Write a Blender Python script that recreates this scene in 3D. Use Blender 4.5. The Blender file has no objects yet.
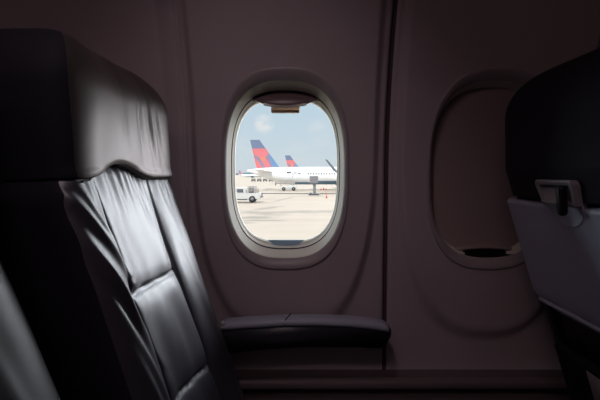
import bpy, bmesh, math, random
from mathutils import Vector, Matrix, noise
random.seed(4)
PI = math.pi
SC = bpy.context.scene
COL = SC.collection

# ------------------------------------------------------------------ camera
F_PX = 433.0
CAM = Vector((0.037, -1.07, 0.95))
PITCH = math.radians(3.43)
cam_d = bpy.data.cameras.new('camera')
cam_d.lens = F_PX / 600 * 36
cam_d.sensor_width = 36
cam_d.clip_start = 0.02
cam_d.clip_end = 6000
cam = bpy.data.objects.new('camera', cam_d)
COL.objects.link(cam)
cam.location = CAM
cam.rotation_euler = (PI / 2 - PITCH, 0, 0)
SC.camera = cam
FWD = Vector((0, math.cos(PITCH), -math.sin(PITCH)))
UP = Vector((0, math.sin(PITCH), math.cos(PITCH)))


def ray(px, py):
    d = FWD + Vector((1, 0, 0)) * ((px - 300) / F_PX) + UP * ((200 - py) / F_PX)
    return d


def at_depth(px, py, dist):
    """point of the place seen at that pixel, dist metres out along +Y from the camera"""
    d = ray(px, py)
    return CAM + d * (dist / d.y)


# ------------------------------------------------------------------ materials
MATS = {}


def mat(name, color, rough=0.5, spec=0.5, metal=0.0, bump=0.0, bscale=80.0, var=0.0, vscale=8.0, coat=0.0, coat_r=0.2):
    if name in MATS:
        return MATS[name]
    m = bpy.data.materials.new(name)
    m.use_nodes = True
    nt = m.node_tree
    b = nt.nodes['Principled BSDF']
    b.inputs['Base Color'].default_value = (*color, 1)
    b.inputs['Roughness'].default_value = rough
    b.inputs['Specular IOR Level'].default_value = spec
    b.inputs['Metallic'].default_value = metal
    b.inputs['Coat Weight'].default_value = coat
    b.inputs['Coat Roughness'].default_value = coat_r
    b.inputs['Coat IOR'].default_value = 1.9
    tc = nt.nodes.new('ShaderNodeTexCoord')
    if var > 0:
        n = nt.nodes.new('ShaderNodeTexNoise')
        n.inputs['Scale'].default_value = vscale
        n.inputs['Detail'].default_value = 3
        nt.links.new(tc.outputs['Object'], n.inputs['Vector'])
        r = nt.nodes.new('ShaderNodeMapRange')
        r.inputs['From Min'].default_value = 0.3
        r.inputs['From Max'].default_value = 0.7
        r.inputs['To Min'].default_value = 1 - var
        r.inputs['To Max'].default_value = 1 + var
        nt.links.new(n.outputs['Fac'], r.inputs['Value'])
        mx = nt.nodes.new('ShaderNodeVectorMath')
        mx.operation = 'SCALE'
        mx.inputs[0].default_value = color
        nt.links.new(r.outputs['Result'], mx.inputs['Scale'])
        nt.links.new(mx.outputs['Vector'], b.inputs['Base Color'])
    if bump > 0:
        n = nt.nodes.new('ShaderNodeTexNoise')
        n.inputs['Scale'].default_value = bscale
        n.inputs['Detail'].default_value = 4
        nt.links.new(tc.outputs['Object'], n.inputs['Vector'])
        bp = nt.nodes.new('ShaderNodeBump')
        bp.inputs['Strength'].default_value = bump
        bp.inputs['Distance'].default_value = 0.002
        nt.links.new(n.outputs['Fac'], bp.inputs['Height'])
        nt.links.new(bp.outputs['Normal'], b.inputs['Normal'])
    MATS[name] = m
    return m


def emis(name, color, strength):
    m = bpy.data.materials.new(name)
    m.use_nodes = True
    nt = m.node_tree
    nt.nodes.clear()
    e = nt.nodes.new('ShaderNodeEmission')
    e.inputs['Color'].default_value = (*color, 1)
    e.inputs['Strength'].default_value = strength
    o = nt.nodes.new('ShaderNodeOutputMaterial')
    nt.links.new(e.outputs[0], o.inputs[0])
    return m


def glass(name):
    m = bpy.data.materials.new(name)
    m.use_nodes = True
    nt = m.node_tree
    nt.nodes.clear()
    t = nt.nodes.new('ShaderNodeBsdfTransparent')
    t.inputs['Color'].default_value = (0.96, 0.97, 0.97, 1)
    g = nt.nodes.new('ShaderNodeBsdfGlossy')
    g.inputs['Roughness'].default_value = 0.03
    f = nt.nodes.new('ShaderNodeFresnel')
    f.inputs['IOR'].default_value = 1.3
    mx = nt.nodes.new('ShaderNodeMixShader')
    o = nt.nodes.new('ShaderNodeOutputMaterial')
    nt.links.new(f.outputs[0], mx.inputs[0])
    nt.links.new(t.outputs[0], mx.inputs[1])
    nt.links.new(g.outputs[0], mx.inputs[2])
    nt.links.new(mx.outputs[0], o.inputs[0])
    return m


M_PANEL = mat('sidewall_plastic', (0.50, 0.43, 0.455), 0.48, 0.35, bump=0.06, bscale=300, var=0.05, vscale=5)
M_SURR = mat('window_surround_plastic', (0.42, 0.37, 0.385), 0.38, 0.45, bump=0.04, bscale=300)
M_REVEAL = mat('window_reveal_plastic', (0.86, 0.82, 0.70), 0.6, 0.25)
M_SEAL = mat('dark_rubber_seal', (0.03, 0.03, 0.035), 0.6, 0.3)
M_SILL = mat('blue_grey_sill', (0.26, 0.38, 0.48), 0.4, 0.5)
M_SHADE = mat('shade_plastic', (0.42, 0.33, 0.32), 0.45, 0.4, bump=0.03, bscale=200)
M_SHADEH = mat('shade_grip_plastic', (0.15, 0.10, 0.11), 0.35, 0.5)
M_TAB = mat('shade_tab_plastic', (0.66, 0.53, 0.44), 0.4, 0.5)
M_GAP = mat('panel_joint_rubber', (0.10, 0.07, 0.08), 0.7, 0.2)
M_LEATHER = mat('dark_navy_leather', (0.036, 0.038, 0.060), 0.50, 0.95, bump=0.08, bscale=420, var=0.12, vscale=14, coat=1.0, coat_r=0.46)
M_LEATHERH = mat('charcoal_headrest_leather', (0.036, 0.031, 0.031), 0.48, 0.95, bump=0.08, bscale=420, var=0.10, vscale=14, coat=0.5, coat_r=0.50)
MATS['charcoal_headrest_leather'].node_tree.nodes['Principled BSDF'].inputs['Specular Tint'].default_value = (1.0, 0.86, 0.82, 1)
MATS['charcoal_headrest_leather'].node_tree.nodes['Principled BSDF'].inputs['Coat Tint'].default_value = (1.0, 0.89, 0.86, 1)
M_COVER_SHADE = mat('headrest_cover_and_side_shade', (0.024, 0.024, 0.034), 0.75, 0.2, bump=0.1, bscale=400)  # back cover of the headrest; also darkens seat sides in place of shade
M_THREAD = mat('dark_piping', (0.008, 0.008, 0.010), 0.6, 0.3)
M_SHELL = mat('dark_seat_plastic', (0.022, 0.022, 0.028), 0.5, 0.35)
M_TRAY = mat('grey_tray_plastic', (0.52, 0.56, 0.69), 0.42, 0.4, bump=0.04, bscale=300)
M_PLATE = mat('grey_latch_plastic', (0.40, 0.38, 0.41), 0.35, 0.5)
M_BLACK = mat('black_plastic', (0.008, 0.008, 0.009), 0.4, 0.4)
M_ARM = mat('armrest_plastic', (0.035, 0.037, 0.045), 0.38, 0.5)
M_ARMTOP = mat('armrest_pad', (0.46, 0.49, 0.60), 0.34, 0.6, bump=0.05, bscale=300)
M_POCKET = mat('seat_pocket_fabric', (0.012, 0.012, 0.015), 0.7, 0.3)
M_METAL = mat('brushed_metal', (0.55, 0.55, 0.56), 0.35, 0.5, metal=1.0)
M_CARD = mat('printed_card', (0.45, 0.42, 0.47), 0.45, 0.4)
M_CARDB = mat('printed_card_dark', (0.03, 0.03, 0.05), 0.45, 0.4)
M_CARPET = mat('cabin_carpet', (0.03, 0.03, 0.045), 0.95, 0.1, bump=0.3, bscale=600, var=0.2, vscale=60)
M_CEIL = mat('cabin_ceiling', (0.42, 0.38, 0.38), 0.6, 0.3)
M_DADO = mat('lower_wall_plastic', (0.20, 0.16, 0.17), 0.6, 0.3)
M_WHITE = mat('aircraft_white_paint', (0.86, 0.86, 0.86), 0.35, 0.5)
M_BELLY = mat('aircraft_belly_blue', (0.10, 0.22, 0.34), 0.35, 0.5)
M_NAVY = mat('tail_navy', (0.155, 0.195, 0.30), 0.45, 0.4)
M_RED = mat('tail_red', (0.64, 0.175, 0.19), 0.45, 0.4)
M_ORANGE = mat('tail_orange', (0.68, 0.22, 0.13), 0.45, 0.4)
M_DUSK = mat('tail_dusk', (0.28, 0.21, 0.29), 0.45, 0.4)
M_BLUE = mat('tail_blue', (0.15, 0.26, 0.45), 0.45, 0.4)
M_GREYP = mat('grey_paint', (0.21, 0.21, 0.225), 0.5, 0.4)
M_DGREY = mat('dark_grey_paint', (0.10, 0.105, 0.12), 0.5, 0.4)
M_WGL = mat('winglet_slate', (0.17, 0.19, 0.22), 0.5, 0.4)
M_TYRE = mat('tyre_rubber', (0.03, 0.03, 0.035), 0.8, 0.2)
M_WIN = mat('dark_window_glass', (0.10, 0.11, 0.13), 0.15, 0.6)
M_TRUCK = mat('truck_white', (0.62, 0.61, 0.59), 0.4, 0.5)
M_RACK = mat('rack_grey', (0.30, 0.28, 0.27), 0.6, 0.4)
M_CONE = mat('cone_orange_red', (0.66, 0.17, 0.14), 0.6, 0.3)
M_TREE = mat('far_treeline', (0.16, 0.22, 0.24), 0.9, 0.1, var=0.3, vscale=0.05)
M_DRAIN = mat('drain_dark', (0.05, 0.048, 0.042), 0.8, 0.2)
M_LEADS = mat('alloy_edge', (0.6, 0.6, 0.62), 0.4, 0.5)

# ------------------------------------------------------------------ object helpers


def link(name, me, parent=None, mats=None, smooth=True):
    o = bpy.data.objects.new(name, me)
    COL.objects.link(o)
    if mats:
        for m in (mats if isinstance(mats, (list, tuple)) else [mats]):
            me.materials.append(m)
    if parent:
        o.parent = parent
    if smooth:
        for p in me.polygons:
            p.use_smooth = True
    return o


def obj(name, bm, mats, parent=None, smooth=True, normals=True):
    if normals:
        bmesh.ops.recalc_face_normals(bm, faces=bm.faces[:])
    me = bpy.data.meshes.new(name)
    bm.to_mesh(me)
    bm.free()
    return link(name, me, parent, mats, smooth)


def tag(o, label=None, cat=None, group=None, kind=None):
    if label: o['label'] = label
    if cat: o['category'] = cat
    if group: o['group'] = group
    if kind: o['kind'] = kind
    return o


def empty(name, loc, rz=0.0):
    o = bpy.data.objects.new(name, None)
    o.empty_display_size = 0.1
    COL.objects.link(o)
    o.location = loc
    o.rotation_euler = (0, 0, rz)
    return o


def struct(o):
    o['kind'] = 'structure'
    return o


def copy_tree(o, parent=None):
    c = o.copy()
    COL.objects.link(c)
    if parent: c.parent = parent
    for ch in list(o.children):
        copy_tree(ch, c)
    return c


def grid_faces(bm, rows, close=False, mi=0):
    fs = []
    for a, b in zip(rows[:-1], rows[1:]):
        n = len(a)
        for i in range(n if close else n - 1):
            j = (i + 1) % n
            try:
                f = bm.faces.new((a[i], a[j], b[j], b[i]))
                f.material_index = mi
                fs.append(f)
            except ValueError:
                pass
    return fs


def cap(bm, row, mi=0):
    f = bm.faces.new(row)
    f.material_index = mi
    return f


def box(bm, c, s, bev=0.0, rot=None, seg=2, mi=0):
    r = bmesh.ops.create_cube(bm, size=1.0)
    vs = r['verts']
    bmesh.ops.scale(bm, vec=Vector(s), verts=vs)
    fs = list({f for v in vs for f in v.link_faces})
    if bev > 0:
        es = list({e for v in vs for e in v.link_edges})
        rb = bmesh.ops.bevel(bm, geom=es, offset=bev, segments=seg, affect='EDGES', profile=0.5)
        vs = list({v for f in rb['faces'] for v in f.verts} | {v for v in vs if v.is_valid})
        fs = list({f for v in vs for f in v.link_faces})
    if rot is not None:
        bmesh.ops.transform(bm, matrix=rot, verts=vs, space=Matrix.Identity(4))
    bmesh.ops.translate(bm, vec=Vector(c), verts=vs)
    for f in fs: f.material_index = mi
    return vs


def tube(bm, pts, r, seg=8, mi=0, caps=True):
    pts = [Vector(p) for p in pts]
    rs = r if isinstance(r, (list, tuple)) else [r] * len(pts)
    rows = []
    for i, p in enumerate(pts):
        t = (pts[min(i + 1, len(pts) - 1)] - pts[max(i - 1, 0)]).normalized()
        a = Vector((0, 0, 1)) if abs(t.z) < 0.9 else Vector((1, 0, 0))
        u = t.cross(a).normalized()
        v = t.cross(u)
        rows.append([bm.verts.new(p + (u * math.cos(2 * PI * k / seg) + v * math.sin(2 * PI * k / seg)) * rs[i]) for k in range(seg)])
    grid_faces(bm, rows, True, mi)
    if caps:
        cap(bm, rows[0], mi)
        cap(bm, rows[-1][::-1], mi)


def prism(bm, poly, y0, y1, mi=0):
    """poly = (x,z) points, extruded along Y"""
    a = [bm.verts.new((x, y0, z)) for x, z in poly]
    b = [bm.verts.new((x, y1, z)) for x, z in poly]
    grid_faces(bm, [a, b], True, mi)
    cap(bm, a, mi)
    cap(bm, b[::-1], mi)


def sstep(a, b, x):
    t = min(1, max(0, (x - a) / (b - a)))
    return t * t * (3 - 2 * t)


def gau(x, s):
    return math.exp(-(x / s) ** 2)


def se(th, hw, hh, n):
    c, s = math.cos(th), math.sin(th)
    return (hw * math.copysign(abs(c) ** (2 / n), c), hh * math.copysign(abs(s) ** (2 / n), s))


# ------------------------------------------------------------------ cabin shell
def base(z):
    """the sidewall leans inwards above shoulder height"""
    return -0.55 * max(0, z - 0.95) ** 2 - 0.03 * max(0, 0.75 - z) ** 2


PITCH_W = 0.508
WZ = 0.956          # window centre height
N_RING = 144
PE = 0.2485


def wall_y(x, z):
    """x relative to the window centre: soft raised rib around a U-shaped dish, edges rolled back"""
    hw = 0.222
    zc = 1.05
    if z >= zc:
        d = abs(x) / hw
    else:
        d = ((abs(x) / hw) ** 2.6 + ((zc - z) / 0.50) ** 2.6) ** (1 / 2.6)
    y = 0.018 * sstep(0.97, 1.06, d)
    y += 0.006 * sstep(0.2425, 0.2500, abs(x))
    return base(z) + y


def panel_mesh(xc, hole):
    bm = bmesh.new()
    x0, x1, z0, z1 = -PE, PE, 0.43, 1.62
    if not hole:
        rows = []
        for k in range(61):
            z = z0 + (z1 - z0) * k / 60
            rows.append([bm.verts.new((xc + x0 + (x1 - x0) * i / 60, wall_y(x0 + (x1 - x0) * i / 60, z), z)) for i in range(61)])
        grid_faces(bm, rows)
        return bm
    # perimeter by angle
    N = 240
    cnt = []
    per = []
    seg = [((x1, WZ), (x1, z1)), ((x1, z1), (x0, z1)), ((x0, z1), (x0, z0)), ((x0, z0), (x1, z0)), ((x1, z0), (x1, WZ))]
    nn = [40, 40, 80, 40, 40]
    for (a, b), n in zip(seg, nn):
        for i in range(n):
            t = i / n
            per.append((a[0] + (b[0] - a[0]) * t, a[1] + (b[1] - a[1]) * t))
    rows = []
    S = 36
    hole_pts = []
    for (px, pz) in per:
        th = math.atan2((pz - WZ) / 1.55, px)
        # radial hit of the superellipse
        c, s = math.cos(th), math.sin(th)
        hole_pts.append((px, pz, th))
    for k in range(S + 1):
        t = k / S
        row = []
        for (px, pz, th) in hole_pts:
            hx, hz = se_dir(th, 0.1545, 0.2405, 2.75)
            X = hx + (px - hx) * t
            Z = WZ + hz + (pz - WZ - hz) * t
            row.append(bm.verts.new((xc + X, wall_y(X, Z), Z)))
        rows.append(row)
    grid_faces(bm, rows, True)
    return bm


def se_dir(th, hw, hh, n):
    c, s = math.cos(th), math.sin(th) * 1.55
    l = 1.0 / ((abs(c) / hw) ** n + (abs(s) / hh) ** n) ** (1 / n)
    return c * l, s * l


wall_parts = []
for k, (xc, hole) in enumerate([(-PITCH_W, False), (0, True), (PITCH_W, True), (2 * PITCH_W, False)]):
    o = obj('wall_window_side' if k == 0 else 'wall_window_side.%03d' % k, panel_mesh(xc, hole), M_PANEL)
    struct(o)
# joints between panels
for k, xc in enumerate((-0.254 - PITCH_W, -0.254, 0.254, 0.254 + PITCH_W)):
    bm = bmesh.new()
    rows = []
    for i in range(40):
        z = 0.43 + 1.19 * i / 39
        rows.append([bm.verts.new((xc + dx, wall_y(PE, z) + dy, z)) for dx, dy in ((-0.0056, -0.0004), (-0.0050, 0.008 if k != 1 else 0.0004), (0.0050, 0.008 if k != 1 else 0.0004), (0.0056, -0.0004))])
    grid_faces(bm, rows)
    struct(obj('trim_%d' % (k + 1), bm, M_PANEL if k == 1 else M_GAP))

XA, XB, YB, ZC = -1.35, 1.75, -3.3, 2.08
bm = bmesh.new()
rows = []
for z, y in ((0.0, -0.03), (0.30, -0.02), (0.40, 0.004), (0.45, 0.012)):
    rows.append([bm.verts.new((x, y, z)) for x in (XA, XB)])
grid_faces(bm, rows)
struct(obj('wall_lower', bm, M_DADO))
bm = bmesh.new()
box(bm, ((XA + XB) / 2, -0.010, 0.425), (XB - XA, 0.03, 0.022), 0.006)
struct(obj('baseboard_window_side', bm, M_DADO))
bm = bmesh.new()
rows = []
for z, y in ((1.60, base(1.6) + 0.012), (1.64, -0.36), (1.66, -0.55), (1.68, -0.84), (1.80, -0.96), (ZC, -1.02), (ZC, YB)):
    rows.append([bm.verts.new((x, y, z)) for x in (XA, XB)])
grid_faces(bm, rows)
struct(obj('ceiling', bm, M_CEIL, smooth=False))
bm = bmesh.new()
box(bm, ((XA + XB) / 2, YB / 2, -0.02), (XB - XA, -YB + 0.1, 0.04))
struct(obj('floor', bm, M_CARPET, smooth=False))
bm = bmesh.new()
box(bm, ((XA + XB) / 2, YB - 0.03, ZC / 2), (XB - XA, 0.06, ZC))
struct(obj('wall_aisle_side', bm, M_CEIL, smooth=False))
for nm, x in (('wall_rear', XA - 0.03), ('wall_front', XB + 0.03)):
    bm = bmesh.new()
    box(bm, (x, YB / 2 + 0.05, ZC / 2), (0.06, -YB + 0.15, ZC))
    struct(obj(nm, bm, M_CEIL, smooth=False))
bm = bmesh.new()
# strips closing the wall beyond the built panels
for nm, a, b in (('wall_window_end', XA, -0.254 - PITCH_W - 0.01), ('wall_window_end.001', 0.254 + 2 * PITCH_W - 0.01, XB)):
    bm = bmesh.new()
    rows = []
    for i in range(25):
        z = 0.43 + 1.19 * i / 24
        rows.append([bm.verts.new((x, wall_y(PE, z) - 0.0008, z)) for x in (a, b)])
    grid_faces(bm, rows)
    struct(obj(nm, bm, M_PANEL))


# ------------------------------------------------------------------ windows
def ring_strip(xc, rings, bm=None, mi=0):
    bm = bm or bmesh.new()
    rows = []
    for (hw, hh, n, y, dz) in rings:
        row = []
        for k in range(N_RING):
            x, z = se(2 * PI * (k + 0.5) / N_RING, hw, hh, n)
            Z = WZ + z + dz
            row.append(bm.verts.new((xc + x, base(Z) + y, Z)))
        rows.append(row)
    grid_faces(bm, rows, True, mi)
    return bm


def window(n, xc):
    fr = obj('window_%d' % n, ring_strip(xc, [
        (0.1590, 0.2450, 2.75, 0.004, 0), (0.1584, 0.2444, 2.75, -0.001, 0), (0.1577, 0.2436, 2.75, -0.0035, 0), (0.1564, 0.2420, 2.75, -0.0045, 0), (0.1545, 0.2390, 2.75, -0.0045, 0),
        (0.1520, 0.2330, 2.75, -0.003, 0), (0.1490, 0.2260, 2.75, 0.001, 0), (0.1465, 0.2200, 2.75, 0.005, 0), (0.1456, 0.2170, 2.75, 0.0085, 0)]), M_SURR)
    struct(fr)
    obj('reveal', ring_strip(xc, [(0.1456, 0.2170, 2.75, 0.0085, 0), (0.1446, 0.2145, 2.75, 0.013, 0), (0.1412, 0.2050, 2.75, 0.040, 0), (0.1400, 0.2015, 2.75, 0.046, 0)]), M_REVEAL, fr)
    obj('seal', ring_strip(xc, [(0.1400, 0.2015, 2.75, 0.046, 0), (0.1415, 0.203, 2.75, 0.048, 0), (0.1415, 0.203, 2.75, 0.0505, 0), (0.1385, 0.1990, 2.8, 0.0515, 0)]), M_SEAL, fr)
    obj('pane_frame', ring_strip(xc, [(0.1385, 0.1990, 2.8, 0.0515, 0), (0.1370, 0.1950, 2.85, 0.062, 0), (0.1365, 0.1938, 2.85, 0.0645, 0), (0.1380, 0.195, 2.85, 0.0655, 0),
                                       (0.1380, 0.195, 2.85, 0.067, 0), (0.1360, 0.1920, 2.9, 0.068, 0), (0.1350, 0.1855, 2.95, 0.085, 0), (0.150, 0.205, 2.9, 0.090, 0)]), M_REVEAL, fr)
    bm = bmesh.new()
    rows = []
    for t in (1.0, 0.66, 0.33, 0.02):
        row = []
        for k in range(N_RING):
            x, z = se(2 * PI * (k + 0.5) / N_RING, 0.137 * t, 0.192 * t, 2.95)
            row.append(bm.verts.new((xc + x, base(WZ + z) + 0.083, WZ + z)))
        rows.append(row)
    grid_faces(bm, rows, True)
    cap(bm, rows[-1])
    obj('pane', bm, M_GLASS, fr)
    return fr


M_GLASS = glass('window_glass')


def translucent(m, amount, color):
    nt = m.node_tree
    b = nt.nodes['Principled BSDF']
    o = nt.nodes['Material Output']
    t = nt.nodes.new('ShaderNodeBsdfTranslucent')
    t.inputs['Color'].default_value = (*color, 1)
    mx = nt.nodes.new('ShaderNodeMixShader')
    mx.inputs[0].default_value = amount
    nt.links.new(b.outputs[0], mx.inputs[1])
    nt.links.new(t.outputs[0], mx.inputs[2])
    nt.links.new(mx.outputs[0], o.inputs[0])


translucent(M_TAB, 0.6, (0.75, 0.60, 0.48))
M_GRIPEDGE = mat('shade_grip_edge', (0.75, 0.70, 0.66), 0.4, 0.5)
translucent(M_GRIPEDGE, 0.5, (0.80, 0.74, 0.70))
w1 = window(1, 0.0)
w2 = window(2, PITCH_W)

# lower lip of the open window's outer frame: a shallow blue-grey lens
bm = bmesh.new()
rows = []
for (yy, k) in ((0.088, 0.0), (0.082, 0.0), (0.076, 0.25), (0.068, 0.55), (0.060, 0.85)):
    row = []
    for i in range(41):
        u = -1 + 2 * i / 40
        row.append(bm.verts.new((u * 0.088, base(WZ - 0.18) + 0.088 - (0.088 - yy) * (1 - u * u), WZ - 0.1825 - 0.012 * k * (1 - u * u) - 0.002 * k)))
    rows.append(row)
grid_faces(bm, rows)
obj('window_sill', bm, M_SILL, w1)


def slat_shade(xc, z0, z1, w, y):
    bm = bmesh.new()
    fr, bk = [], []
    for k in range(31):
        z = z0 + (z1 - z0) * k / 30
        fr.append([bm.verts.new((xc - w + 2 * w * i / 20, base(z) + y, z)) for i in range(21)])
        bk.append([bm.verts.new((xc - w + 2 * w * i / 20, base(z) + y + 0.003, z)) for i in range(21)])
    grid_faces(bm, fr)
    grid_faces(bm, bk)
    for r in (0, -1):
        grid_faces(bm, [fr[r], bk[r]])
    for c in (0, -1):
        grid_faces(bm, [[r[c] for r in fr], [r[c] for r in bk]])
    return bm


# open shade: only its lower edge with the grip shows under the head of the window
t = empty('window_shade', (0, 0.052, WZ + 0.17))
tag(t, 'raised plastic window shade, grip tab hanging at top of bright open window', 'window shade')


def child_of(o, p):
    o.parent = p
    o.matrix_parent_inverse = Matrix.Translation(p.location).inverted()
    return o


def lens(xc, y, zt, zb, hw, top_arch, depth, n=40, rim=0.004):
    """crescent grip: flat-ish top edge, round belly, bulging towards the cabin"""
    bm = bmesh.new()
    rows = []
    M = 12
    for j in range(M + 1):
        v = j / M
        row = []
        for i in range(n + 1):
            u = -1 + 2 * i / n
            prof = max(0.0, 1 - abs(u) ** 2.2)
            zT = zt + top_arch * (1 - u * u)
            zB = zt + (zb - zt) * prof
            z = zT + (zB - zT) * v
            bulge = depth * math.sin(PI * min(1, v * 0.5 + 0.0)) * prof ** 0.5
            row.append(bm.verts.new((xc + u * hw, base(z) + y - bulge, z)))
        rows.append(row)
    # rounded return at the lower edge
    row = []
    for i in range(n + 1):
        u = -1 + 2 * i / n
        prof = max(0.0, 1 - abs(u) ** 2.2)
        z = zt + (zb - zt) * prof + 0.001
        row.append(bm.verts.new((xc + u * hw, base(z) + y + 0.001, z)))
    rows.append(row)
    grid_faces(bm, rows)
    return bm


child_of(obj('shade_panel', slat_shade(0, WZ + 0.178, WZ + 0.30, 0.136, 0.054), M_SHADE), t)
child_of(obj('grip', lens(0, 0.050, WZ + 0.182, WZ + 0.160, 0.083, 0.020, 0.026), M_SHADEH), t)
bm = bmesh.new()
rows = []
for j in range(7):
    a = PI * j / 6
    rows.append([bm.verts.new((-0.053 + 0.106 * i / 24, base(WZ + .165) + 0.0275 - 0.0035 * math.sin(a),
                               WZ + 0.1665 + 0.0035 * math.cos(a) - 0.0055 * (1 - (-1 + 2 * i / 24) ** 2))) for i in range(25)])
grid_faces(bm, rows)
child_of(obj('grip_edge', bm, M_GRIPEDGE), t)
bm = bmesh.new()
box(bm, (0, base(WZ + .16) + 0.050, WZ + 0.1575), (0.072, 0.012, 0.020), 0.004)
box(bm, (0.0, base(WZ + .16) + 0.0445, WZ + 0.1520), (0.066, 0.006, 0.005), 0.002)
child_of(obj('tab', bm, M_TAB), t)

# closed shade in the forward window
t = empty('window_shade', (PITCH_W, 0.040, WZ - 0.17))
tag(t, 'closed plastic window shade pulled down over the window beside front seat', 'window shade')
child_of(obj('shade_panel', slat_shade(PITCH_W, WZ - 0.209, WZ + 0.24, 0.1445, 0.036), M_SHADE), t)
bm = bmesh.new()
rows = []
for j in range(9):
    a = -0.2 + (PI + 0.2) * j / 8
    rows.append([bm.verts.new((PITCH_W + (-1 + 2 * i / 30) * 0.080, 0.036 - 0.016 * math.sin(max(0, a)) * (1 - (-1 + 2 * i / 30) ** 4) ** .5,
                               WZ - 0.2015 + 0.0060 * math.cos(a) + 0.009 * (1 - (-1 + 2 * i / 30) ** 2))) for i in range(31)])
grid_faces(bm, rows)
child_of(obj('grip', bm, M_SHADE), t)
bm = bmesh.new()
rows = []
for (yy, zz, k) in ((0.034, -0.200, 0.0), (0.022, -0.2035, -0.006), (0.0125, -0.2045, -0.0095), (0.0085, -0.2045, -0.0115)):
    rows.append([bm.verts.new((PITCH_W + (-1 + 2 * i / 30) * 0.075, yy, WZ + zz + k * (1 - (-1 + 2 * i / 30) ** 2))) for i in range(31)])
grid_faces(bm, rows)
child_of(obj('finger_slot', bm, M_BLACK), t)

# ------------------------------------------------------------------ seats
TAN = 0.325


def xf(z):
    return TAN * (0.96 - z) if z < 0.96 else -0.04 * (z - 0.96)


DX = 0.052        # extra depth of the padding


def body(zs, half_w, thick, xc, nexp, front=None, zoff=None, nf=90, nb=30, round_top=0, round_bot=0, shade_cols=0):
    """closed upholstered volume: a rounded cross section for every height"""
    bm = bmesh.new()
    rows = []
    z_lo, z_hi = zs[0], zs[-1]
    for z in zs:
        w, t = half_w(z), thick(z)
        if round_top and z > z_hi - round_top:
            q = (z - (z_hi - round_top)) / round_top
            s = math.sqrt(max(0.0, 1 - q * q))
            t = t * (0.12 + 0.88 * s)
            w = w - (1 - s) * min(round_top, 0.03)
        if round_bot and z < z_lo + round_bot:
            q = ((z_lo + round_bot) - z) / round_bot
            s = math.sqrt(max(0.0, 1 - q * q))
            t = t * (0.6 + 0.4 * s)
            w = w - (1 - s) * round_bot * 0.5
        row = []
        a = t / 2
        for i in range(nf + 1):
            y = w * math.sin(-PI / 2 + PI * i / nf)
            c = max(0.0, 1 - abs(y / w) ** nexp) ** (1 / nexp)
            x = a * c
            if front: x += front(y, z, w) * c
            zz = z + (zoff(y, z, 1, w) if zoff else 0)
            row.append(bm.verts.new((xc(z) + xf(zz) + x, y, zz)))
        for i in range(1, nb):
            y = w * math.sin(PI / 2 - PI * i / nb)
            c = max(0.0, 1 - abs(y / w) ** nexp) ** (1 / nexp)
            zz = z + (zoff(y, z, -c, w) if zoff else 0)
            row.append(bm.verts.new((xc(z) + xf(zz) - a * c, y, zz)))
        rows.append(row)
    for f in grid_faces(bm, rows, True):
        f.material_index = 0
    if shade_cols:
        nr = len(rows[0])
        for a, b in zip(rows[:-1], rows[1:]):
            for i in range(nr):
                if i >= nf - shade_cols // 2 or i < shade_cols:  # back cover, plus shade painted dark onto the sides
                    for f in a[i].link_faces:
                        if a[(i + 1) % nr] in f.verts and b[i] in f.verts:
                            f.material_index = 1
    cap(bm, rows[0])
    cap(bm, rows[-1][::-1])
    return bm


def frange(a, b, n):
    return [a + (b - a) * i / (n - 1) for i in range(n)]


SEAM_L, SEAM_R = -0.138, 0.088
BW = 0.228


def back_front(y, z, w):
    d = 0.0
    # bolsters and slightly hollow middle
    d += 0.013 * sstep(0.08, 0.205, abs(y)) - 0.004 - 0.016 * sstep(0.950, 0.985, z)
    # stitched seams of the middle panel
    for s in (SEAM_L, SEAM_R):
        d -= 0.0065 * gau(y - s, 0.0035) + 0.005 * gau(y - s, 0.014)
    # cross seams
    if SEAM_L < y < SEAM_R:
        e = min(1, min(y - SEAM_L, SEAM_R - y) / 0.01)
        for zs, sl in ((0.765, -0.05), (0.585, -0.15)):
            zz = zs + sl * (y + 0.007)
            d -= e * (0.0075 * gau(z - zz, 0.0035) + 0.004 * gau(z - zz, 0.016))
        # soft wandering of the padding
        d += 0.003 * math.sin(38 * y + 9 * z) * gau(z - 0.85, 0.10)
        d += 0.0025 * math.sin(60 * (y + 0.25 * z)) * gau(z - 0.68, 0.08)
    # folds running down from the headrest on the near bolster
    for y0, k, amp, wd, zc in ((-0.238, 0.66, 0.008, 0.0095, 0.89), (-0.205, 0.50, 0.005, 0.007, 0.90), (-0.262, 0.46, 0.009, 0.011, 0.81), (-0.262, 0.30, 0.009, 0.011, 0.73),
                               (-0.238, 0.30, 0.006, 0.008, 0.78), (-0.258, 0.21, 0.008, 0.010, 0.65)):
        yl = y0 + k * (0.95 - z)
        if yl < SEAM_L + 0.01:
            d += amp * gau(y - yl, wd) * gau(z - zc, 0.11)
    # gathers under the headrest seam
    g = sstep(0.86, 0.955, z)
    d += g * 0.0022 * math.sin(y * 230 + 3 * math.sin(31 * y)) * sstep(0.2, 0.14, abs(y))
    # faint folds on the wall-side bolster
    d += 0.003 * gau(y - (0.15 + 0.1 * (0.8 - z)), 0.012) * gau(z - 0.70, 0.12)
    d += 0.004 * noise.noise(Vector((y * 22, z * 9, 1.7)))
    return d


def head_front(y, z, w):
    d = 0.015 * sstep(0.02, 0.195, y) + 0.010 * sstep(-0.05, -0.19, y)
    # vertical pulls
    for y0, amp, k in ((0.035, 0.0035, 0.10), (0.075, 0.005, 0.16), (0.105, 0.004, 0.20), (-0.03, 0.002, 0.05)):
        d -= amp * gau(y - y0 - k * (1.08 - z), 0.008) * gau(z - 1.05, 0.06)
    d += 0.003 * noise.noise(Vector((y * 14, z * 11, 4.2)))
    # the padding tucks in at the lower seam
    d -= 0.004 * sstep(0.962, 0.952, z)
    return d


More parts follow.
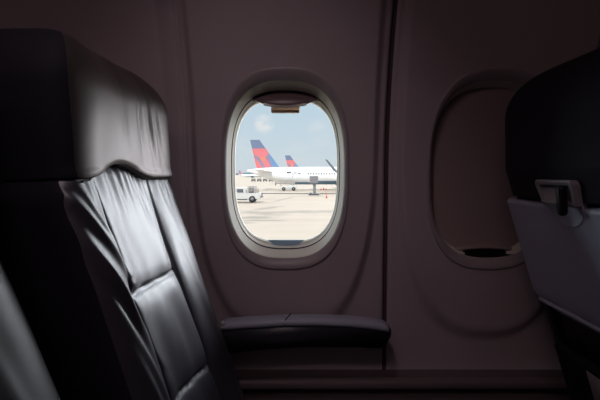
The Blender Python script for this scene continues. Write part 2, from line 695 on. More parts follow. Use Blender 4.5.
def head_zoff(y, z, side, w):
    k = sstep(1.03, 0.952, z)
    if side > 0:
        return k * (0.012 * math.cos(PI * min(1, abs(y + 0.055) / 0.14)) + 0.001)
    return k * -0.052 * min(1, -side * 1.2)


HEAD_TOP, HEAD_R = 1.160, 0.095


def head_w(z):
    w = 0.219
    zc = HEAD_TOP - HEAD_R
    if z > zc:
        q = (z - zc) / HEAD_R
        w = 0.219 - HEAD_R * 0.95 * (1 - math.sqrt(max(0, 1 - q * q)))
    return w


def build_seat():
    root = empty('passenger_seat', (0, 0, 0))
    P = {}
    zs = frange(0.36, 0.985, 176)
    P['backrest'] = obj('backrest', body(zs, lambda z: BW - 0.030 * sstep(0.91, 0.985, z), lambda z: 0.085 + DX, lambda z: -0.048 - DX / 2, 7.0, back_front, None, 150, 24, shade_cols=9), [M_LEATHER, M_COVER_SHADE], root)
    zs = frange(0.952, HEAD_TOP, 90)
    P['headrest'] = obj('headrest', body(zs, head_w, lambda z: 0.122 + DX, lambda z: -0.054 - DX / 2, 6.0, head_front, head_zoff, 110, 30, round_top=0.090, round_bot=0.002, shade_cols=15), [M_LEATHERH, M_COVER_SHADE], root)
    # piping along the headrest seam
    bm = bmesh.new()
    pts = []
    for i in range(61):
        y = -0.196 + 0.394 * i / 60
        z = 0.952 + head_zoff(y, 0.952, 1, 0.21)
        c = (1 - abs(y / BW) ** 7.0) ** (1 / 7)
        pts.append((xf(z) - 0.048 + (0.0440 + back_front(y, z - .004, .214)) * c, y, z - 0.001))
    tube(bm, pts, 0.0017, 6)
    obj('piping', bm, M_THREAD, P['headrest'])
    for ys in (SEAM_L, SEAM_R):
        bm = bmesh.new()
        pts = []
        for i in range(70):
            z = 0.955 - 0.55 * i / 69
            c = (1 - abs(ys / BW) ** 7.0) ** (1 / 7)
            pts.append((xf(z) - 0.048 + (0.0425 + back_front(ys, z, .214)) * c, ys, z))
        tube(bm, pts, 0.0013, 5)
        obj('stitch_seam', bm, M_THREAD, P['backrest'])
    # plastic shell behind
    zs = frange(0.34, 0.935, 40)
    P['back_shell'] = obj('back_shell', body(zs, lambda z: 0.219, lambda z: 0.036, lambda z: -0.078 - DX, 4.5, None, None, 40, 30), M_SHELL, root)
    # folded tray table
    zs = frange(0.652, 0.897, 40)
    P['tray_table'] = obj('tray_table', body(zs, lambda z: 0.2215, lambda z: 0.026 - 0.006 * sstep(0.70, 0.652, z), lambda z: -0.103 - DX + 0.010 * sstep(0.69, 0.655, z), 7, None, None, 60, 60, round_top=0.006, round_bot=0.010), M_TRAY, root)
    bm = bmesh.new()       # ledge near its free edge
    pts = [(xf(0.672) - 0.1165 - DX, y, 0.672) for y in frange(-0.19, 0.19, 12)]
    tube(bm, pts, 0.0045, 8)
    obj('tray_lip', bm, M_TRAY, P['tray_table'])
    for y in (-0.19, 0.19):       # hinge arms under the tray
        bm = bmesh.new()
        box(bm, (xf(0.60) - 0.100 - DX, y, 0.60), (0.014, 0.022, 0.13), 0.004, Matrix.Rotation(-math.atan(TAN), 4, 'Y'))
        obj('tray_arm', bm, M_SHELL, P['tray_table'])
    # latch plate
    xb = lambda z: TAN * (0.96 - z) - 0.1165 - DX - (0.006 if z > 0.896 else 0)
    tilt = Matrix.Rotation(-math.atan(TAN), 4, 'Y')

    YL = -0.006

    def plate_pts(s, zc, hh, off, top_w, bot_w, r=0.010):
        pts = []
        cs = [(top_w - r, hh - r, 0), (-(top_w - r), hh - r, 90), (-(bot_w - r * .4), -hh + r * .4, 180), ((bot_w - r * .4), -hh + r * .4, 270)]
        for k, (cy, cz, a0) in enumerate(cs):
            rr = r if k < 2 else r * .4
            for q in range(7):
                a = math.radians(a0 + 15 * q)
                y = (cy + rr * math.cos(a)) * s
                z = zc + (cz + rr * math.sin(a)) * (1 - (1 - s) * top_w / hh)
                pts.append((xb(0.9) - TAN * (z - 0.9) - off, y * 0.76 + YL, z))
        return pts
    bm = bmesh.new()
    rows = [[bm.verts.new(p) for p in plate_pts(s, 0.9175, 0.0225, off, 0.073, 0.064)] for s, off in ((1.0, -0.014), (1.0, 0.004), (0.97, 0.0065), (0.92, 0.0065), (0.89, 0.0035))]
    grid_faces(bm, rows, True)
    cap(bm, rows[-1])
    P['latch_plate'] = obj('latch_plate', bm, M_PLATE, root)
    bm = bmesh.new()       # slot moulded near the top of the plate
    tube(bm, [(xb(0.9) - TAN * 0.0285 - 0.0035, y, 0.9285) for y in frange(YL - 0.040, YL + 0.040, 8)], 0.0028, 8)
    obj('latch_slot', bm, M_BLACK, P['latch_plate'])
    bm = bmesh.new()
    box(bm, (xb(0.91) - 0.011, YL - 0.026, 0.905), (0.014, 0.017, 0.052), 0.0065, Matrix.Rotation(-0.12, 4, 'Y'), 3)
    obj('tray_latch', bm, M_BLACK, P['latch_plate'])
    bm = bmesh.new()       # round wear ring the latch sweeps on the tray
    rows = []
    for rr, off in ((0.0505, 0.0), (0.050, 0.0016), (0.048, 0.0016), (0.0475, 0.0004), (0.0, 0.0004)):
        rows.append([bm.verts.new((TAN * (0.96 - 0.897 + 0.8 * rr * math.sin(a)) - 0.1165 - DX - off, YL + rr * math.cos(a), 0.897 - 0.8 * rr * math.sin(a))) for a in frange(0.0, PI, 25)])
    grid_faces(bm, rows)
    obj('latch_boss', bm, M_TRAY, P['tray_table'])
    # seat pocket
    zs = frange(0.36, 0.585, 20)
    obj('seat_pocket', body(zs, lambda z: 0.18, lambda z: 0.030, lambda z: -0.112 - DX, 5, None, None, 30, 30, round_top=0.01), M_POCKET, root)
    # cushion
    bm = bmesh.new()
    box(bm, (0.34, 0, 0.355), (0.46, 0.42, 0.12), 0.045, None, 4)
    obj('seat_cushion', bm, M_LEATHER, root)
    bm = bmesh.new()
    box(bm, (0.33, 0, 0.27), (0.44, 0.40, 0.05), 0.012)
    obj('seat_pan', bm, M_SHELL, root)
    for x in (0.18, 0.50):
        for y in (-0.14, 0.14):
            bm = bmesh.new()
            tube(bm, [(x, y, 0.25), (x + 0.02, y, 0.0)], 0.018, 10)
            obj('leg', bm, M_METAL, root)
    return root


def arm_profile():
    top = [(0.000, 0.600), (0.06, 0.605), (0.14, 0.610), (0.22, 0.611), (0.30, 0.608), (0.36, 0.602), (0.392, 0.595)]
    bot = [(0.398, 0.586), (0.397, 0.570), (0.385, 0.548), (0.372, 0.541), (0.30, 0.545), (0.20, 0.546), (0.10, 0.540), (0.04, 0.533), (0.0, 0.525), (-0.02, 0.56)]
    return top, bot


def make_armrest(root, y0):
    top, bot = arm_profile()
    bm = bmesh.new()
    prism(bm, [(x, z - 0.012) for x, z in top] + bot, y0 - 0.023, y0 + 0.023)
    bmesh.ops.bevel(bm, geom=[e for e in bm.edges if abs(e.verts[0].co.y - e.verts[1].co.y) < 1e-5], offset=0.004, segments=2, affect='EDGES')
    a = obj('armrest', bm, M_ARM, root)
    a.location = (0.112, 0, 0)
    # padded cap
    bm = bmesh.new()
    rows = []
    xs = frange(0.0, 0.392, 40)

    def zt(x):
        for (a0, z0), (a1, z1) in zip(top[:-1], top[1:]):
            if x <= a1 + 1e-9:
                t = (x - a0) / (a1 - a0)
                return z0 + (z1 - z0) * t
        return top[-1][1]
    for i, x in enumerate(xs):
        e = min(1.0, min(x + 0.004, 0.396 - x) / 0.012)
        e = math.sqrt(max(0, 1 - (1 - e) ** 2))
        row = []
        for j in range(13):
            th = PI * j / 12
            yy = math.copysign(abs(math.cos(th)) ** 0.5, math.cos(th)) * 0.0255
            hz = math.sin(th) ** 0.5 * 0.016 * max(0.25, e)
            row.append(bm.verts.new((x, y0 + yy * (0.85 + 0.15 * e), zt(x) - 0.014 + hz)))
        rows.append(row)
    grid_faces(bm, rows, True)
    cap(bm, rows[0]); cap(bm, rows[-1][::-1])
    obj('arm_pad', bm, M_ARMTOP, a)
    bm = bmesh.new()       # bright screw cap at the hinge end
    box(bm, (0.004, y0 - 0.018, 0.600), (0.010, 0.012, 0.012), 0.003)
    obj('hinge_cap', bm, M_LEADS, a)
    bm = bmesh.new()       # joint line in the pad
    tube(bm, [(0.148, y0 - 0.0262, 0.598), (0.150, y0 - 0.022, 0.6105), (0.158, y0, 0.6135), (0.163, y0 + 0.02, 0.612)], 0.0012, 6)
    obj('pad_joint', bm, M_THREAD, a)
    return a


seat = build_seat()
make_armrest(seat, 0.252)
seat.location = (-0.259, -0.308, 0)
tag(seat, 'dark leather window seat at left with creased backrest lit by window', 'seat', 'airline seats')
mid = copy_tree(seat)
mid.location = (-0.262, -0.826, 0)
mid.rotation_euler = (0, 0, math.radians(-4))
for ch in mid.children:       # leaned a little further back
    if ch.name.split('.')[0] in ('backrest', 'headrest', 'back_shell', 'tray_table', 'latch_plate', 'seat_pocket'):
        ch.rotation_euler = (0, -0.075, 0)
tag(mid, 'dark leather seat back at lower left edge, nearest the viewer', 'seat', 'airline seats')
fro = copy_tree(seat)
fro.location = (0.648, -0.308, 0)
tag(fro, 'front row seat seen from behind with grey folded tray and black latch', 'seat', 'airline seats')

# cards in the pocket of the front seat
FX, FY = 0.648, -0.308
for k, (yy, w, h, lean, m1, lab) in enumerate(((0.005, 0.050, 0.100, 0.006, M_CARD, 'pale printed card with dark cut-outs standing in front seat pocket'),
                                               (-0.06, 0.060, 0.145, 0.0, M_CARDB, 'dark folded leaflet standing in front seat pocket behind pale card'))):
    bm = bmesh.new()
    zc = 0.562
    rotm = Matrix.Rotation(-math.atan(TAN), 4, 'Y')
    box(bm, (FX + xf(zc) - 0.1295 - DX - 0.003 * (1 - k), FY + yy - 0.02, zc - 0.030 + 0.01 * k), (0.002, w * 2, h), 0.0006, rotm, 1)
    c = obj('safety_card' if k == 0 else 'leaflet', bm, m1)
    tag(c, lab, 'card' if k == 0 else 'leaflet')
    if k == 0:
        bm = bmesh.new()
        box(bm, (FX + xf(zc) - 0.1295 - DX - 0.0048, FY + yy - 0.002, zc - 0.008), (0.001, 0.030, 0.030), 0, rotm)
        box(bm, (FX + xf(zc) - 0.1295 - DX - 0.0048, FY + yy - 0.046, zc - 0.014), (0.001, 0.034, 0.042), 0, rotm)
        obj('printed_panel', bm, M_CARDB, c, smooth=False)

# ------------------------------------------------------------------ outside
ZG = CAM.z - 3.8
H_CAM = 3.8


def ground(px, py):
    d = ray(px, py)
    return CAM + d * ((ZG - CAM.z) / d.z)


def tarmac_material():
    m = bpy.data.materials.new('tarmac_concrete')
    m.use_nodes = True
    nt = m.node_tree
    b = nt.nodes['Principled BSDF']
    b.inputs['Roughness'].default_value = 0.85
    b.inputs['Specular IOR Level'].default_value = 0.2
    tc = nt.nodes.new('ShaderNodeTexCoord')

    def nmath(op, a, bb):
        n = nt.nodes.new('ShaderNodeMath')
        n.operation = op
        for i, v in enumerate((a, bb)):
            if isinstance(v, (int, float)): n.inputs[i].default_value = v
            elif v is not None: nt.links.new(v, n.inputs[i])
        return n.outputs[0]
    n1 = nt.nodes.new('ShaderNodeTexNoise')
    n1.inputs['Scale'].default_value = 0.16
    n1.inputs['Detail'].default_value = 5
    nt.links.new(tc.outputs['Object'], n1.inputs['Vector'])
    mp = nt.nodes.new('ShaderNodeMapping')
    mp.inputs['Scale'].default_value = (0.05, 0.45, 1)
    nt.links.new(tc.outputs['Object'], mp.inputs['Vector'])
    n2 = nt.nodes.new('ShaderNodeTexNoise')
    n2.inputs['Scale'].default_value = 1.0
    n2.inputs['Detail'].default_value = 3
    nt.links.new(mp.outputs[0], n2.inputs['Vector'])
    f = nmath('ADD', nmath('MULTIPLY', n1.outputs['Fac'], 0.5), nmath('MULTIPLY', n2.outputs['Fac'], 0.5))
    ramp = nt.nodes.new('ShaderNodeValToRGB')
    ramp.color_ramp.elements[0].position = 0.30
    ramp.color_ramp.elements[0].color = (0.39, 0.318, 0.248, 1)
    ramp.color_ramp.elements[1].position = 0.68
    ramp.color_ramp.elements[1].color = (0.455, 0.378, 0.302, 1)
    nt.links.new(f, ramp.inputs['Fac'])
    # oil and tyre stains with a place of their own
    stains = []
    for (px, py, hx, hy, ang, st) in STAINS:
        p = ground(px, py)
        mpp = nt.nodes.new('ShaderNodeMapping')
        mpp.vector_type = 'TEXTURE'
        mpp.inputs['Location'].default_value = (p.x, p.y, 0)
        mpp.inputs['Rotation'].default_value = (0, 0, math.radians(ang))
        mpp.inputs['Scale'].default_value = (hx, hy, 1)
        ad = nt.nodes.new('ShaderNodeVectorMath')
        ad.operation = 'ADD'
        nz = nt.nodes.new('ShaderNodeTexNoise')
        nz.inputs['Scale'].default_value = 0.5
        nz.inputs['Detail'].default_value = 4
        nt.links.new(tc.outputs['Object'], nz.inputs['Vector'])
        sc = nt.nodes.new('ShaderNodeVectorMath')
        sc.operation = 'SCALE'
        sc.inputs['Scale'].default_value = min(hx, hy) * 1.6
        su = nt.nodes.new('ShaderNodeVectorMath')
        su.operation = 'SUBTRACT'
        su.inputs[1].default_value = (0.5, 0.5, 0.5)
        nt.links.new(nz.outputs['Color'], su.inputs[0])
        nt.links.new(su.outputs[0], sc.inputs[0])
        nt.links.new(tc.outputs['Object'], ad.inputs[0])
        nt.links.new(sc.outputs[0], ad.inputs[1])
        nt.links.new(ad.outputs[0], mpp.inputs['Vector'])
        fl = nt.nodes.new('ShaderNodeVectorMath')
        fl.operation = 'MULTIPLY'
        fl.inputs[1].default_value = (1, 1, 0)
        nt.links.new(mpp.outputs[0], fl.inputs[0])
        ln = nt.nodes.new('ShaderNodeVectorMath')
        ln.operation = 'LENGTH'
        nt.links.new(fl.outputs[0], ln.inputs[0])
        mr = nt.nodes.new('ShaderNodeMapRange')
        mr.interpolation_type = 'SMOOTHSTEP'
        mr.inputs['From Min'].default_value = 1.0
        mr.inputs['From Max'].default_value = 0.25
        mr.inputs['To Min'].default_value = 0.0
        mr.inputs['To Max'].default_value = st
        nt.links.new(ln.outputs['Value'], mr.inputs['Value'])
        stains.append(mr.outputs[0])
    tot = stains[0]
    for s in stains[1:]:
        tot = nmath('MAXIMUM', tot, s)
    mix = nt.nodes.new('ShaderNodeMix')
    mix.data_type = 'RGBA'
    mix.inputs[7].default_value = (0.17, 0.155, 0.135, 1)
    nt.links.new(tot, mix.inputs[0])
    nt.links.new(ramp.outputs['Color'], mix.inputs[6])
    nt.links.new(mix.outputs[2], b.inputs['Base Color'])
    return m


# px, py, half-length, half-width (m), angle, strength
STAINS = [(300, 212, 8.0, 2.4, 0, 0.50), (330, 211.5, 6.0, 2.0, 2, 0.45), (262, 213, 2.4, 4.5, 40, 0.60), (269, 208, 1.3, 4.0, -25, 0.55),
          (254, 217.5, 2.6, 1.8, 20, 0.65), (262, 220.5, 2.4, 1.1, 0, 0.65), (246, 223, 1.6, 1.0, 20, 0.5), (248, 213, 2.5, 1.5, 0, 0.35),
          (285, 199, 0.6, 11.0, -12, 0.45), (243, 203.2, 3.5, 1.2, 0, 0.5), (318, 196.3, 3, 1.5, 0, 0.45), (289, 191, 4.5, 3.5, 0, 0.35), (263, 199, 3.0, 1.5, 0, 0.25)]
bm = bmesh.new()
for q in ((-900, 1.2), (900, 1.2), (900, 4500), (-900, 4500)):
    bm.verts.new((q[0] * (1 if q[1] < 10 else 6), q[1], ZG))
bm.faces.new(bm.verts[:])
gnd = obj('ground_tarmac', bm, tarmac_material(), smooth=False)
struct(gnd)
# drain channel across the apron
pa, pb = ground(258, 193.6), ground(420, 193.9)
bm = bmesh.new()
v = (pb - pa).normalized()
nrm = Vector((-v.y, v.x, 0))
vs = [pa - nrm * 1.6, pb - nrm * 1.6, pb + nrm * 1.6, pa + nrm * 1.6]
a = [bm.verts.new((p.x, p.y, ZG + 0.015)) for p in vs]
bm.faces.new(a)
struct(obj('ground_drain', bm, M_DRAIN, smooth=False))
# far tree line
bm = bmesh.new()
rows_a, rows_b = [], []
for i in range(240):
    x = -900 + 1800 * i / 239
    h = 9 + 4 * noise.noise(Vector((x * 0.02, 0, 0))) + 2.5 * noise.noise(Vector((x * 0.11, 3, 0)))
    if x > -60: h *= 0.8
    rows_a.append([bm.verts.new((x, 1600, ZG)), bm.verts.new((x, 1600, ZG + h * 0.7)), bm.verts.new((x, 1612, ZG + h)), bm.verts.new((x, 1630, ZG + h * .9)), bm.verts.new((x, 1640, ZG))])
grid_faces(bm, rows_a)
tl = obj('treeline', bm, M_TREE)
tag(tl, 'low blue grey band of far trees on the horizon beyond aircraft', 'trees', kind='stuff')


# ---- airliner (nose to +X, local origin on the ground under the tail tip)
def make_airliner():
    root = empty('airliner', (0, 0, 0))
    R = 2.0
    ZF = 3.95
    # fuselage stations: x, radius, centre z
    st = [(0.0, 0.12, 4.62), (0.6, 0.32, 4.55), (2.0, 0.72, 4.38), (4.0, 1.20, 4.10), (6.5, 1.70, 3.74), (9.0, 1.98, 3.48), (11.5, 2.1, 3.38),
          (16, 2.1, 3.40), (22, 2.1, 3.40), (28, 2.1, 3.40), (33, 2.1, 3.40), (36, 2.0, 3.38), (38, 1.7, 3.28), (39.4, 1.2, 3.10), (40.2, 0.6, 3.0), (40.5, 0.08, 2.95)]
    bm = bmesh.new()
    n = 40
    rows = []
    for (x, r, zc) in st:
        rows.append([bm.verts.new((x, r * math.cos(2 * PI * k / n), zc + r * math.sin(2 * PI * k / n))) for k in range(n)])
    grid_faces(bm, rows, True)
    cap(bm, rows[0]); cap(bm, rows[-1][::-1])
    for f in bm.faces:
        c = f.calc_center_median()
        f.material_index = 1 if (c.z < 1.3 + min(0.9, (c.x - 6.5) * 0.08)) else 0
    fu = obj('fuselage', bm, [M_WHITE, M_BELLY], root)
    for k in range(34):
        x = 14.6 + 0.62 * k
        if 19 < k < 21: continue
        bm = bmesh.new()
        box(bm, (x, -2.0, 3.85), (0.30, 0.16, 0.44), 0.05, None, 1)
        obj('cabin_window', bm, M_WIN, fu)
    bm = bmesh.new()
    prism(bm, [(10.8, 3.1), (11.6, 3.1), (11.6, 4.6), (10.8, 4.6)], -2.06, -1.95)
    obj('rear_door', bm, M_LEADS, fu)
    for x, w, z in ((10.0, 1.0, 4.25), (12.5, 0.6, 3.9)):
        bm = bmesh.new()
        box(bm, (x, -2.0, z), (w, 0.14, 0.32))
        obj('small_marking', bm, M_GREYP, fu)
    # fin, in metres: x along the body, z up; trailing edge on the left
    TLx, TLz = 0.75, 11.95      # top left
    def fx(u, v):
        """u 0..1 from trailing to leading edge, v 0..1 from root to tip"""
        tr = 2.35 + (TLx - 2.35) * v
        ld = 8.2 + (2.95 - 8.2) * v
        return tr + (ld - tr) * u
    zr, zt = 4.75, TLz
    polys = [  # (mat index, [(u, v)...])
        (0, [(0, .715), (1, .715), (1, 1), (0, 1)]),
        (1, [(0, .50), (.30, .44), (.62, .42), (1, .565), (1, .715), (0, .715)]),
        (2, [(.30, .44), (.36, .30), (.55, .33), (.62, .42)]),
        (4, [(0, .50), (0, .44), (.22, .22), (.25, 0), (.40, 0), (.36, .30), (.30, .44)]),
        (1, [(0, .44), (0, 0), (.25, 0), (.22, .22)]),
        (1, [(.36, .30), (.40, 0), (.60, 0), (.66, .28), (.62, .42), (.55, .33)]),
        (4, [(.62, .42), (.66, .28), (.60, 0), (.70, 0), (.84, .42), (1, .565)]),
        (3, [(1, .565), (.84, .42), (.70, 0), (1, 0)]),
    ]
    bm = bmesh.new()
    for side in (-1, 1):
        for mi, pl in polys:
            vs = []
            for (u, v) in pl:
                th = 0.22 * (1 - 0.6 * v) * (math.sin(PI * min(1, max(0, u * 0.97 + 0.02))) ** 0.7)
                vs.append(bm.verts.new((fx(u, v), side * th, zr + (zt - zr) * v)))
            f = bm.faces.new(vs if side < 0 else vs[::-1])
            f.material_index = mi
    obj('tail_fin', bm, [M_NAVY, M_RED, M_ORANGE, M_BLUE, M_DUSK], root, smooth=False)
    bm = bmesh.new()       # dorsal fillet at the fin root
    prism(bm, [(7.6, 4.9), (8.0, 5.42), (10.6, 5.46), (11.3, 5.46)], -0.12, 0.12)
    obj('dorsal_fillet', bm, M_WHITE, root, smooth=False)

    def wingpoly(bm, root_le, root_te, tip_le, tip_te, y_root, y_tip, z_root, z_tip, th):
        rows = []
        for t in frange(0, 1, 6):
            le = root_le + (tip_le - root_le) * t
            te = root_te + (tip_te - root_te) * t
            y = y_root + (y_tip - y_root) * t
            z = z_root + (z_tip - z_root) * t
            h = th * (1 - 0.7 * t)
            c = le - te
            pr = [(te, 0), (te + c * .3, h * .5), (te + c * .7, h), (le - c * .06, h * .7), (le, 0.1 * h), (le - c * .06, -h * .5), (te + c * .7, -h * .6), (te + c * .3, -h * .35)]
            rows.append([bm.verts.new((x, y, z + q)) for x, q in pr])
        grid_faces(bm, rows, True)
        cap(bm, rows[0]); cap(bm, rows[-1][::-1])
    for s in (-1, 1):
        bm = bmesh.new()
        wingpoly(bm, 6.4, 2.6, 3.6, 2.0, s * 0.9, s * 6.6, 4.35, 4.80, 0.16)
        obj('stabilizer', bm, M_GREYP if False else M_WHITE, root)
    for s in (-1, 1):
        bm = bmesh.new()
        wingpoly(bm, 28.0, 21.2, 21.6, 20.2, s * 1.7, s * 15.6, 2.25, 4.0, 0.45)
        wg = obj('wing', bm, M_WHITE, root, smooth=False)
        bm = bmesh.new()
        prism(bm, [(20.2, 3.95), (21.4, 4.0), (20.3, 4.35), (18.2, 6.7), (17.75, 6.75), (19.4, 4.5)], -0.07, 0.07)
        for v in bm.verts: v.co.y += s * (15.6 + 0.25 * max(0, v.co.z - 4.1) / 2.7)
        if s < 0:
            obj('winglet', bm, M_WGL, wg, smooth=False)
        else:
            bm.free()
        # engine
        bm = bmesh.new()
        rows = []
        for (x, r) in ((21.6, 0.55), (22.4, 0.85), (23.6, 1.10), (25.2, 1.12), (26.1, 1.0), (26.0, 0.85), (25.3, 0.80)):
            rows.append([bm.verts.new((x, s * 5.2 + r * math.cos(2 * PI * k / 20), 1.55 + r * math.sin(2 * PI * k / 20))) for k in range(20)])
        grid_faces(bm, rows, True)
        cap(bm, rows[-1]); cap(bm, rows[0])
        obj('engine', bm, M_BELLY, root)
    for (x, y, nm) in ((22.2, -3.0, 'main_gear'), (22.2, 3.0, 'main_gear'), (36.0, 0.0, 'nose_gear')):
        bm = bmesh.new()
        tube(bm, [(x, y, 2.6), (x, y, 0.5)], 0.13, 8)
        g = obj(nm, bm, M_GREYP, root)
        for dx in (-0.35, 0.35) if nm == 'nose_gear' else (-0.45, 0.45):
            bm = bmesh.new()
            tube(bm, [(x, y + dx - .17, 0.5), (x, y + dx - .12, 0.5), (x, y + dx + .12, 0.5), (x, y + dx + .17, 0.5)], [0.38, 0.5, 0.5, 0.38], 16)
            obj('wheel', bm, M_TYRE, g)
    return root


D1 = 104.0
p = at_depth(247.2, 171, D1)
plane = make_airliner()
plane.location = (p.x, p.y, ZG)
tag(plane, 'nearest white airliner with tall red and blue tail, filling window view', 'aircraft', 'parked airliners')
p2 = at_depth(283.3, 171, 190)
pl2 = copy_tree(plane)
pl2.location = (p2.x, p2.y, ZG)
for wg in [c for c in pl2.children if c.name.startswith('wing')]:       # this older aircraft has plain wing tips
    for t in list(wg.children):
        bpy.data.objects.remove(t)
tag(pl2, 'airliner behind, only its red and slate tail above the nearest fuselage', 'aircraft', 'parked airliners')
p3 = at_depth(238.2, 173, 440)
pl3 = copy_tree(plane)
pl3.scale = (0.62, 0.62, 0.62)
pl3.location = (p3.x, p3.y, ZG)
tag(pl3, 'tiny far jet with red tail on the left near the horizon', 'aircraft', 'parked airliners')


# ---- service truck, cab to -X, bed to +X
def wheel(parent, x, y, z, r, w):
    bm = bmesh.new()
    tube(bm, [(x, y - w / 2, z), (x, y - w / 4, z), (x, y + w / 4, z), (x, y + w / 2, z)], [r * .82, r, r, r * .82], 18)
    t = obj('wheel', bm, M_TYRE, parent)
    bm = bmesh.new()
    tube(bm, [(x, y - w * .53, z), (x, y + w * .53, z)], r * .5, 12)
    obj('hub', bm, M_GREYP, t)


def make_truck():
    r = empty('service_truck', (0, 0, 0))
    bm = bmesh.new()
    prism(bm, [(0, .45), (5.4, .45), (5.4, 1.28), (0.05, 1.22)], -0.95, 0.95)
    bmesh.ops.bevel(bm, geom=bm.edges[:], offset=0.06, segments=2, affect='EDGES')
    obj('body', bm, M_TRUCK, r, smooth=False)
    bm = bmesh.new()
    prism(bm, [(1.15, 1.2), (3.55, 1.2), (3.42, 1.98), (1.95, 2.02)], -0.88, 0.88)
    bmesh.ops.bevel(bm, geom=bm.edges[:], offset=0.07, segments=2, affect='EDGES')
    c = obj('cab', bm, M_TRUCK, r, smooth=False)
    bm = bmesh.new()
    for a in ([(1.55, 1.35), (2.25, 1.35), (2.25, 1.82), (1.98, 1.82)], [(2.36, 1.35), (3.2, 1.35), (3.15, 1.82), (2.36, 1.82)]):
        prism(bm, a, -0.90, -0.86)
        prism(bm, a, 0.86, 0.90)
    obj('side_windows', bm, M_WIN, c, smooth=False)
    bm = bmesh.new()
    for x in (3.75, 4.25, 4.75, 5.05):
        for y in (-0.75, 0.75):
            tube(bm, [(x, y, 1.25), (x, y, 2.15 if x < 5 else 1.9)], 0.05, 6)
    for z in (1.7, 2.1):
        for y in (-0.75, 0.75):
            tube(bm, [(3.75, y, z), (4.75, y, z)], 0.05, 6)
    box(bm, (4.2, 0, 1.65), (0.75, 1.1, 0.7), 0.05)
    obj('equipment_rack', bm, M_RACK, r)
    for x in (1.0, 4.35):
        for y in (-0.85, 0.85):
            wheel(r, x, y, 0.48, 0.47, 0.28)
    bm = bmesh.new()
    box(bm, (5.55, 0, 0.75), (0.35, 1.5, 0.12), 0.02)
    box(bm, (5.62, -0.55, 1.0), (0.14, 0.3, 0.62), 0.02)
    obj('rear_bumper', bm, M_DGREY, r)
    bm = bmesh.new()
    box(bm, (2.7, 0, 0.42), (1.9, 1.5, 0.16), 0.02)
    obj('chassis', bm, M_DGREY, r)
    return r


tr = make_truck()
g = ground(260.0, 202.6)
tr.location = (g.x - 5.35, g.y + 0.6, ZG)
tag(tr, 'white pickup service truck with equipment rack at left edge of window view', 'truck')


# ---- belt loader under the fuselage
def make_loader():
    r = empty('belt_loader', (0, 0, 0))
    bm = bmesh.new()
    box(bm, (1.75, 0, 0.72), (3.6, 1.5, 0.55), 0.08)
    obj('chassis', bm, M_TRUCK, r, smooth=False)
    bm = bmesh.new()
    box(bm, (2.35, 0, 1.15), (1.2, 1.2, 0.4), 0.06)
    obj('operator_seat', bm, M_TRUCK, r, smooth=False)
    bm = bmesh.new()
    rot = Matrix.Rotation(math.radians(3), 4, 'Y')
    box(bm, (0.9, -0.1, 1.62), (4.6, 0.9, 0.28), 0.04, rot)
    obj('conveyor', bm, M_RACK, r, smooth=False)
    bm = bmesh.new()
    for x in (-1.3, -1.1, 0.0, 2.3):
        tube(bm, [(x, -0.4, 0.95 if x > -0.5 else 1.2), (x, -0.4, 2.1 if x < -0.5 else 1.7)], 0.09, 6)
    for x in (-0.2,):
        tube(bm, [(-1.3, -0.4, 2.08), (0.1, -0.4, 2.0)], 0.06, 6)
    obj('rails', bm, M_RACK, r)
    for x in (0.65, 2.9):
        for y in (-0.7, 0.7):
            wheel(r, x, y, 0.42, 0.42, 0.25)
    return r


bl = make_loader()
g = ground(281.0, 190.6)
bl.location = (g.x, g.y, ZG)
tag(bl, 'small white belt loader with dark wheels parked under nearest airliner fuselage', 'belt loader')

# ---- suitcase bundle lifted on top of loader is not readable: left out

# ---- baggage carts in a row under the tail


def make_cart():
    r = empty('baggage_cart', (0, 0, 0))
    bm = bmesh.new()
    box(bm, (0, 0, 0.95), (2.3, 1.4, 0.75), 0.04)
    box(bm, (0, 0, 1.72), (2.5, 1.5, 0.14), 0.03)
    obj('cargo_box', bm, M_DGREY, r, smooth=False)
    bm = bmesh.new()
    box(bm, (0, 0, 0.5), (2.5, 1.5, 0.16), 0.03)
    tube(bm, [(1.2, 0, 0.5), (1.7, 0, 0.45)], 0.06, 6)
    obj('bed', bm, M_GREYP, r, smooth=False)
    for x in (-0.8, 0.8):
        for y in (-.6, .6):
            bm = bmesh.new()
            tube(bm, [(x, y - .1, .22), (x, y + .1, .22)], .22, 12)
            obj('wheel', bm, M_TYRE, r)
    return r


cart = make_cart()
cpos = [(253.5, 'leftmost dark baggage cart in the row below the far side of nearest tail'),
        (259.3, 'dark baggage cart second from left in the row below nearest tail'),
        (265.1, 'dark baggage cart third from left in the row below nearest tail'),
        (270.9, 'rightmost dark baggage cart in the row below nearest tail')]
for i, (px, lab) in enumerate(cpos):
    c = cart if i == 0 else copy_tree(cart)
    g = ground(px, 181.6)
    c.location = (g.x, g.y, ZG)
    c.scale = (0.92, 0.92, 0.92)
    tag(c, lab, 'baggage cart', 'dark carts parked below the tail')

# ---- grey post with boxy head
g = ground(313.8, 195.2)
r = empty('apron_pylon', (g.x, g.y, ZG))
tag(r, 'grey post with wide boxy head standing on apron before airliner belly', 'pylon')
bm = bmesh.new()
box(bm, (0, 0, 2.80), (1.5, 1.1, 1.30), 0.06)
box(bm, (0.05, 0, 2.05), (0.95, 0.8, 0.3), 0.04)
obj('head', bm, M_GREYP, r, smooth=False)
bm = bmesh.new()
box(bm, (0.12, 0, 1.1), (0.52, 0.5, 2.1), 0.04)
obj('post', bm, M_GREYP, r, smooth=False)
bm = bmesh.new()
box(bm, (0, 0, 0.16), (1.9, 1.4, 0.32), 0.08)
box(bm, (-0.55, -0.5, 0.38), (0.4, 0.3, 0.2), 0.04)
obj('foot', bm, M_DGREY, r, smooth=False)


